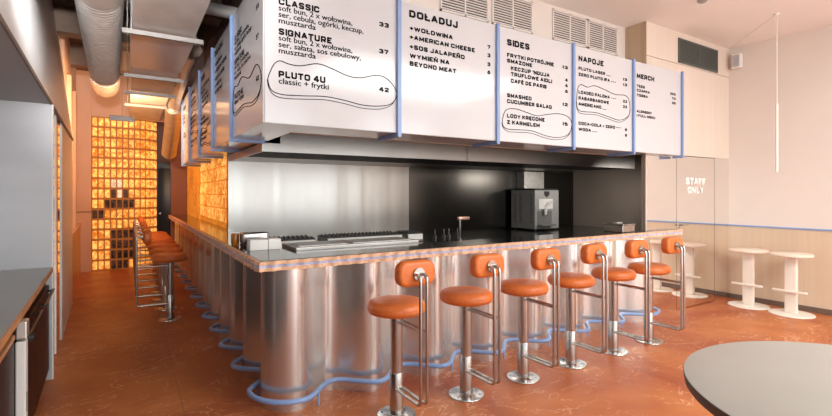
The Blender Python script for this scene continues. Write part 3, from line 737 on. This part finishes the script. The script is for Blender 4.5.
build_off(gf, 'filter_slats', M['black_iron'], hood, HO, 0)
build_off(MB().box(hx0+0.02, 4.42, 1.967, hx1-0.02, 5.25, 1.98), 'filter_backing', M['black_metal'], hood, HO, 0)

bc = thing('back_counter', 'black back counter along the dark kitchen wall', 'counter', (5.3, 5.4, 0))
BO = (5.3, 5.4, 0)
build_off(MB().box(3.30, 4.78, 0.0, 7.44, 6.04, 0.885), 'body', M['black_metal'], bc, BO, 0)
build_off(MB().box(3.28, 4.74, 0.885, 7.445, 6.045, 0.92, 0.004), 'stone_top', M['black_stone'], bc, BO, 0)
sc_ = thing('steel_counter', 'stainless kitchen counter below the steel back wall carrying the grills', 'counter', (2.2, 5.4, 0))
SCO = (2.2, 5.4, 0)
build_off(MB().box(1.14, 4.86, 0.0, 3.26, 6.04, 0.885), 'body', M['chrome'], sc_, SCO, 0)
build_off(MB().box(1.12, 4.82, 0.885, 3.275, 6.045, 0.92, 0.004), 'top_slab', M['chrome'], sc_, SCO, 0)

def grill(label, x0, x1, nb):
    t = thing('gas_grill', label, 'grill', ((x0+x1)/2, 5.0, 0.92), group='countertop grills')
    o = ((x0+x1)/2, 5.0, 0.92)
    build_off(MB().box(x0, 5.0, 0.93, x1, 5.33, 1.030, 0.006), 'body', M['chrome'], t, o, 0)
    build_off(MB().box(x0+0.01, 4.992, 0.955, x1-0.01, 5.0, 1.024, 0.003), 'front_panel', M['paper'], t, o, 0)
    g = MB().box(x0+0.005, 5.01, 1.028, x1-0.005, 5.32, 1.044, 0.004)
    for r in range(2):
        for k in range(nb):
            x = x0 + 0.03 + (x1-x0-0.06)*k/(nb-1)
            g.cyl((x, 5.06+0.20*r, 1.04), (x, 5.06+0.20*r, 1.060), 0.016, 8, 0.007)
    build_off(g, 'grate', M['black_iron'], t, o, 0)
    build_off(MB().box(x0+0.03, 5.03, 0.92, x0+0.07, 5.07, 0.932).box(x1-0.07, 5.03, 0.92, x1-0.03, 5.07, 0.932).box(x0+0.03, 5.26, 0.92, x0+0.07, 5.30, 0.932).box(x1-0.07, 5.26, 0.92, x1-0.03, 5.30, 0.932), 'feet', M['black_metal'], t, o, 0)
grill('black-topped grill nearest the white boxes, left of the two', 1.32, 1.80, 9)
grill('long black-topped grill in the middle of the steel counter', 1.93, 2.93, 20)
grill('small black-topped grill at the edge of the dark kitchen wall', 3.0, 3.24, 5)

pu = thing('prep_unit', 'low stainless prep unit standing right behind the bar top', 'prep unit', (1.72, 3.85, 0))
PO = (1.72, 3.85, 0)
build_off(MB().box(1.15, 3.66, 0.0, 2.32, 4.06, 1.108, 0.004), 'body', M['hood'], pu, PO, 0)
build_off(MB().box(1.19, 3.72, 1.106, 1.62, 4.0, 1.113, 0.002).box(1.68, 3.72, 1.106, 2.28, 4.0, 1.113, 0.002), 'pan_lids', M['hood'], pu, PO, 0)

# soft serve machine
sm = thing('soft_serve_machine', 'grey soft serve ice cream machine on the black back counter', 'ice cream machine', (6.0, 5.70, 0.92))
MO = (6.0, 5.70, 0.92)
a, b_, y0, y1 = 5.72, 6.30, 5.42, 5.98
build_off(MB().box(a, y0, 0.945, b_, y1, 1.60, 0.008), 'body', M['grey_metal'], sm, MO, 0)
build_off(MB().box(a+0.01, y0+0.02, 1.60, b_-0.01, y1-0.02, 1.625, 0.006), 'hopper_lid', M['black_metal'], sm, MO, 0)
vv = MB()
for (q0, q1) in ((5.47, 5.53), (5.72, 5.78), (5.85, 5.91)):
    for k in range(13): vv.box(a-0.003, q0, 1.05+k*0.038, a+0.001, q1, 1.07+k*0.038)
build_off(vv, 'side_vents', M['grey_dark'], sm, MO, 0)
build_off(MB().box(a+0.08, y0-0.012, 1.28, b_-0.16, y0, 1.45, 0.004), 'dispensing_head', M['white_plastic'], sm, MO, 0)
build_off(MB().cyl((a+0.22, y0-0.02, 1.30), (a+0.33, y0-0.10, 1.42), 0.014, 12), 'lever', M['white_plastic'], sm, MO)
build_off(MB().lathe([(0, 1.19), (0.022, 1.19), (0.03, 1.28), (0, 1.28)], (a+0.2, y0-0.045, 0), 16), 'nozzle', M['white_plastic'], sm, MO)
build_off(MB().box(a+0.06, y0-0.006, 1.03, b_-0.18, y0, 1.25, 0.004), 'recess_panel', M['grey_dark'], sm, MO, 0)
build_off(MB().box(a+0.05, y0-0.10, 1.00, b_-0.17, y0, 1.025, 0.005), 'drip_tray', M['grey_dark'], sm, MO, 0)
cp = MB(); cp.prism([(0, 0)]*0 or [(a+0.22, 1.58), (a+0.34, 1.58), (a+0.34, 1.52), (a+0.28, 1.475), (a+0.22, 1.52)], 0, 0.006)
for v in cp.b.verts: v.co = Vector((v.co.x, y0-v.co.z, v.co.y))
build_off(cp, 'control_display', M['black_metal'], sm, MO, 0)
for x, y in ((a+0.05, y0+0.05), (b_-0.05, y0+0.05), (a+0.05, y1-0.05), (b_-0.05, y1-0.05)):
    build_off(MB().cyl((x, y, 0.92), (x, y, 0.946), 0.022, 12), 'foot', M['black_metal'], sm, MO)
ws = tag(MB().box(5.92, 5.86, 1.63, 6.42, KB-0.004, 1.93, 0.004).build('reflection_box', M['galv'], smooth=0), 'plain steel box built for a reflection on the dark wall above the ice cream machine', 'reflection box')  # box added in place of a reflection on the wall

tp = thing('tap', 'slim steel tap with a coppery flat spout on the back counter', 'tap', (3.80, 4.95, 0.92))
MB().cyl((0, 0, 0), (0, 0, 0.27), 0.014, 14).build('stem', M['chrome'], tp)
MB().box(-0.03, -0.025, 0.265, 0.15, 0.025, 0.31, 0.01).build('spout', M['copper'], tp)
MB().lathe([(0, 0), (0.035, 0), (0.035, 0.012), (0, 0.012)], n=20).build('base_ring', M['chrome'], tp)
for i, x in enumerate((3.36, 3.50, 3.58, 3.72)):
    t = thing('pump_bottle', ['slim dark bottle with a steel spout, leftmost beside the tap', 'slim dark bottle with a steel spout, second left of the tap', 'slim dark bottle with a steel spout, third in the row left of the tap', 'slim dark bottle with a steel spout next to the tap'][i], 'bottle', (x, 4.90, 0.92), group='slim bottles beside the tap')
    MB().lathe([(0, 0), (0.026, 0), (0.026, 0.07), (0.012, 0.09), (0, 0.09)], n=16).build('bottle_body', M['black_metal'], t)
    MB().cyl((0, 0, 0.08), (0, 0, 0.16), 0.007, 10).build('spout', M['chrome'], t)

# things on the bar top
BT = 1.082
bx = tag(MB().box(0.835, 3.86, BT, 0.980, 3.98, BT+0.085, 0.004).build('card_box', M['paper'], smooth=0), 'white card box on the bar corner, left and wider of two', 'box', 'white card boxes')
bx2 = tag(MB().box(0.984, 3.86, BT, 1.085, 3.98, BT+0.088, 0.004).build('card_box', M['paper'], smooth=0), 'white card box on the bar corner, right and narrower of two', 'box', 'white card boxes')
nd = thing('napkin_dispenser', 'rounded steel napkin dispenser behind the white boxes', 'napkin dispenser', (0.965, 4.30, BT))
nb = MB().box(-0.115, -0.07, 0.012, 0.115, 0.07, 0.118, 0.022, 4).build('casing', M['chrome'], nd)
MB().box(-0.095, -0.073, 0.02, 0.095, -0.069, 0.042).build('slot', M['black_metal'], nd, 0)
MB().box(-0.11, -0.065, 0, 0.11, 0.065, 0.013).build('base', M['black_metal'], nd, 0)
jr = tag(MB().lathe([(0, 0), (0.03, 0), (0.034, 0.01), (0.034, 0.10), (0.030, 0.105), (0.026, 0.10), (0.026, 0.012), (0, 0.012)], (0, 0, 0), 24).build('glass_jar', M['amber_glass']), 'small amber glass jar left of the napkin dispenser', 'jar')
jr.location = (0.815, 4.36, BT)
tr = thing('steel_tray_box', 'low steel lidded tray box on the bar top near the mirror wall', 'tray box', (5.06, 3.42, BT))
MB().box(-0.12, -0.12, 0.0, 0.12, 0.14, 0.085, 0.006).build('tray', M['chrome'], tr, 0)
MB().box(-0.128, -0.128, 0.085, 0.128, 0.148, 0.10, 0.005).build('lid', M['chrome'], tr, 0)
MB().box(-0.10, -0.03, 0.10, 0.02, 0.03, 0.118, 0.006).build('handle', M['galv'], tr, 0)

# ------------------------------------------------------------------ white stools, table, pendant
def white_stool(label):
    t = thing('white_stool', label, 'stool', group='white stools along the right wall')
    MB().lathe([(0, 0), (0.235, 0), (0.24, 0.006), (0.235, 0.016), (0, 0.018)], n=48).build('base', M['cream_paint'], t)
    MB().box(-0.03, -0.065, 0.016, 0.03, 0.065, 0.745, 0.012, 3).build('column', M['cream_paint'], t)
    MB().box(-0.075, -0.185, 0.285, -0.035, 0.185, 0.312, 0.008, 2).build('footrest', M['cream_paint'], t)
    MB().lathe([(0, 0.745), (0.215, 0.745), (0.225, 0.752), (0.225, 0.772), (0.215, 0.78), (0, 0.782)], n=48).build('seat', M['seat_beige'], t)
    return t
w1 = white_stool('cream white pedestal stool by the right wall, nearer the mirror door'); w1.location = (7.22, 2.93, 0)
dup(w1, (7.19, 2.44, 0), 0, 'cream white pedestal stool by the right wall, farther from the mirror door')

tb = thing('round_table', 'round grey table top with a dark edge in the foreground', 'table', (2.52, 0.47, 0))
tt = MB().lathe([(0, 0.75), (0.752, 0.75), (0.758, 0.747)], n=96).build('table_top', M['table'], tb, 30)
MB().lathe([(0.758, 0.747), (0.76, 0.742), (0.755, 0.705), (0.748, 0.702), (0, 0.702)], n=96).build('edge_band', M['table_edge'], tb, 30)
MB().lathe([(0, 0.018), (0.05, 0.018), (0.05, 0.702), (0, 0.702)], n=32).build('column', M['table_edge'], tb)
MB().lathe([(0, 0), (0.28, 0), (0.28, 0.012), (0.06, 0.02), (0, 0.02)], n=48).build('base_plate', M['table_edge'], tb)

pd = thing('pendant_lamp', 'thin white vertical tube lamp hanging near the right wall', 'pendant lamp', (6.54, 2.36, CZ))
MB().lathe([(0, 0), (0.03, 0), (0.03, -0.02), (0, -0.02)], n=20).build('ceiling_rose', M['white_plastic'], pd)
MB().cyl((0, 0, 0), (0, 0, -1.08), 0.007, 10).build('rod', M['white_wall'], pd)
MB().cyl((0, 0, -1.07), (0, 0, -1.88), 0.014, 16).build('tube', M['white_plastic'], pd)
cb = tag(MB().tube([(6.54, 2.36, CZ-0.004), (7.50, 3.28, CZ-0.004)], 0.0018, 6).build('ceiling_cable', M['vent_white']), 'thin cable along the ceiling from the pendant lamp to the corner', 'cable')
sp_ = thing('wall_speaker', 'small white speaker box high on the right wall by the corner', 'speaker', (XR, 3.19, 3.36))
MB().box(-0.09, -0.06, 0, -0.004, 0.06, 0.21, 0.01, 3).build('housing', M['white_plastic'], sp_)
MB().box(-0.094, -0.045, 0.02, -0.089, 0.045, 0.19, 0.003).build('grille', M['cab_panel'], sp_, 0)
ss = tag(MB().lathe([(0, 0), (0.05, 0), (0.05, -0.02), (0.03, -0.035), (0, -0.035)], n=24).build('ceiling_sensor', M['grey_metal']), 'small grey sensor on the white ceiling', 'sensor')
ss.location = (5.36, 2.62, CZ)

# ------------------------------------------------------------------ ducts over the corridor
rd = thing('spiral_duct', 'big round ribbed steel duct running along the corridor ceiling', 'duct', (-0.26, 6, 3.22))
RO = (-0.26, 6, 3.22)
q = MB().cyl((-0.20, 4.45, 3.21), (-0.29, 8.5, 3.20), 0.172, 48, caps=False)
n = 46
for i in range(n):
    t = i/(n-1)
    c = Vector((-0.202, 4.55, 3.21)).lerp(Vector((-0.272, 7.6, 3.20)), t)
    q.tube([(c.x+0.174*math.cos(2*PI*j/36), c.y, c.z+0.174*math.sin(2*PI*j/36)) for j in range(36)], 0.006, 6, closed=True)
build_off(q, 'ribbed_pipe', M['galv'], rd, RO)
build_off(MB().cyl((-0.175, 1.5, 3.22), (-0.20, 4.5, 3.21), 0.183, 48), 'smooth_sleeve', M['galv_matt'], rd, RO)
el = [(-0.276, 7.75, 3.20), (-0.29, 8.5, 3.20)]
for i in range(1, 9):
    t = i/8*PI/2; el.append((-0.29, 8.5+0.28*math.sin(t), 3.20+0.28*(1-math.cos(t))))
el.append((-0.29, 8.78, 3.9))
build_off(MB().tube(el, 0.177, 40), 'elbow', M['galv'], rd, RO)

qd = thing('rectangular_duct', 'large rectangular sheet metal duct with hanger bars beside the round duct', 'duct', (0.28, 6, 3.0))
QO = (0.28, 6, 3.0)
for (ya, yb, g, mm) in ((1.0, 4.85, 0.0, 'galv_matt'), (4.87, 6.18, 0.012, 'cab_panel'), (6.20, 10.6, 0.0, 'galv_matt')):
    build_off(MB().box(0.03-g, ya, 3.0-g, 0.53+g, yb, 3.42, 0.006), 'duct_section', M[mm], qd, QO, 0)
for y in (4.74, 6.52, 7.62, 8.7):
    hb = build_off(MB().box(-0.045, y-0.02, 2.945, 0.60 if y < 8 else 0.543, y+0.02, 2.985), 'hanger_bar', M['hanger'], qd, QO, 0)
    for x in (-0.005, 0.537): build_off(MB().cyl((x, y, 2.93), (x, y, 3.95), 0.005, 8), 'rod', M['hanger'], hb, QO)
r2 = thing('bent_duct', 'round duct bending down beside the blue menu brackets', 'duct', (0.66, 8, 3.0))
build_off(MB().tube(smooth_path([(0.642, 6.0, 3.24), (0.642, 7.0, 3.22), (0.642, 8.3, 3.10), (0.655, 8.85, 2.98)], 8), 0.098, 28), 'pipe', M['galv'], r2, (0.66, 8, 3.0))
build_off(MB().cyl((0.642, 5.96, 3.24), (0.642, 6.06, 3.24), 0.106, 32, caps=False).cyl((0.642, 5.985, 3.24), (0.642, 5.995, 3.24), 0.102, 32), 'collar', M['beam'], r2, (0.66, 8, 3.0))  # dark brown stands in for the shade inside the open end
build_off(MB().tube(smooth_path([(0.655, 8.75, 3.0), (0.69, 9.4, 2.80), (0.695, 10.1, 2.50), (0.695, 10.4, 2.34)], 8), 0.135, 28), 'elbow', M['galv'], r2, (0.66, 8, 3.0))
for y, z in ((6.4, 3.33), (8.2, 3.18)): build_off(MB().cyl((0.642, y, z), (0.642, y, 3.95), 0.004, 8), 'hanger_rod', M['hanger'], r2, (0.66, 8, 3.0))
cpipe = tag(MB().tube([(0.54, 5.6, 3.62), (1.14, 5.6, 3.62)], 0.07, 20).build('cross_pipe', M['cab_grey']), 'short pale pipe crossing above the bent duct', 'pipe')
cpipe2 = tag(MB().tube([(-0.62, 4.6, 3.80), (0.0, 4.6, 3.80)], 0.09, 20).build('cross_pipe', M['beam']), 'brown pipe crossing the ceiling left of the round duct', 'pipe')

cl_ = thing('fill_lamp_housing', 'slim added lamp housing on a thin rod hanging in the corridor before the amber glass blocks', 'lamp', (-0.07, 7.70, 2.60))  # housing added to carry the warm fill light
MB().box(-0.15, -0.025, -0.035, 0.15, 0.022, 0.035, 0.006).build('housing', M['hanger'], cl_, 0)
MB().cyl((0, 0, 0.03), (0, 0, 1.35), 0.004, 8).build('rod', M['hanger'], cl_)
# ------------------------------------------------------------------ front of the room (behind the camera): shop windows
fw = MB()
fw.box(-3.2, -3.7, 0, -0.3, -3.6, 3.95); fw.box(6.7, -3.7, 0, 7.75, -3.6, 3.95); fw.box(-0.3, -3.7, 3.45, 6.7, -3.6, 3.95); fw.box(-0.3, -3.7, 0, 6.7, -3.6, 0.25)
for x0, x1 in ((1.5, 1.6), (3.4, 4.75)): fw.box(x0, -3.7, 0.25, x1, -3.6, 3.45)
struct(fw.build('wall_front', M['white_wall'], smooth=0))
def area(name, loc, rot, sx, sy, e, col):
    l = bpy.data.lights.new(name, 'AREA'); l.shape = 'RECTANGLE'; l.size = sx; l.size_y = sy; l.energy = e; l.color = col
    o = bpy.data.objects.new(name, l); C.objects.link(o); o.location = loc; o.rotation_euler = rot
    return o
DAY = (0.93, 1.0, 0.99)
for x0, x1 in ((-0.3, 1.5), (1.6, 3.4), (4.75, 6.7)):
    area('window_daylight', ((x0+x1)/2, -3.62, 1.85), (PI/2, 0, 0), x1-x0-0.04, 3.16, 22 if x0 < 0 else 58, DAY)
area('ceiling_fill', (4.2, -1.6, 2.9), (PI, 0, 0), 3.0, 0.6, 60, (0.90, 1.0, 0.97))  # added fill without a fixture, brightens the white ceiling
area('overhead_fill', (4.6, -1.1, 3.66), (0, 0, 0), 3.8, 2.2, 190, (0.91, 1.0, 0.97))  # broad overhead fill added to even out the room light
area('far_wall_fill', (-0.07, 7.73, 2.60), (math.radians(104), 0, 0), 0.26, 0.05, 40, (1.0, 0.58, 0.30))  # warm fill added to brighten the far walls
q = area('duct_fill', (-0.1, -0.7, 2.2), (0, 0, 0), 0.4, 0.3, 9, (1.0, 0.98, 0.96))  # fill added behind the camera to brighten the ducts
q.data.spread = math.radians(32)
q.rotation_euler = (Vector((0.05, 5.5, 3.35)) - q.location).to_track_quat('-Z', 'Y').to_euler()
q = area('kitchen_fill', (6.75, 3.9, 1.88), (0, 0, 0), 0.8, 0.2, 6, (1.0, 0.93, 0.85))  # unseen fill added to light the dark kitchen walls and machine
q.data.spread = math.radians(100)
q.rotation_euler = (Vector((6.6, 6.0, 1.0)) - q.location).to_track_quat('-Z', 'Y').to_euler()
area('under_hood_fill', (4.6, 4.7, 1.936), (0, 0, 0), 3.0, 0.08, 7, (1.0, 0.9, 0.8))  # fill added under the hood to lift the dark kitchen
q = area('bulkhead_fill', (1.4, 1.9, 2.78), (0, 0, 0), 0.3, 0.3, 7, (0.97, 0.99, 1.0))  # added fill without a fixture, brightens the left bulkhead
q.data.spread = math.radians(34)
q.rotation_euler = (Vector((-0.55, 3.6, 2.95)) - q.location).to_track_quat('-Z', 'Y').to_euler()

w = bpy.data.worlds.new('daylight'); bpy.context.scene.world = w; w.use_nodes = True
bg = w.node_tree.nodes['Background']; bg.inputs[0].default_value = (0.95, 0.97, 1.0, 1); bg.inputs[1].default_value = 1.0

# ------------------------------------------------------------------ camera
cam = bpy.data.cameras.new('camera'); co = bpy.data.objects.new('camera', cam); C.objects.link(co)
cam.sensor_width = 36; cam.lens = F_/832*36; cam.shift_y = -15/832
co.location = (0, 0, H); co.rotation_euler = (PI/2, 0, -yaw)
cam.clip_start = 0.05
S = bpy.context.scene
S.camera = co
S.view_settings.view_transform = 'Standard'; S.view_settings.look = 'None'; S.view_settings.gamma = 1; S.view_settings.use_curve_mapping = False
S.view_settings.exposure = 0.46
S.cycles.max_bounces = 10; S.cycles.diffuse_bounces = 5; S.cycles.glossy_bounces = 6
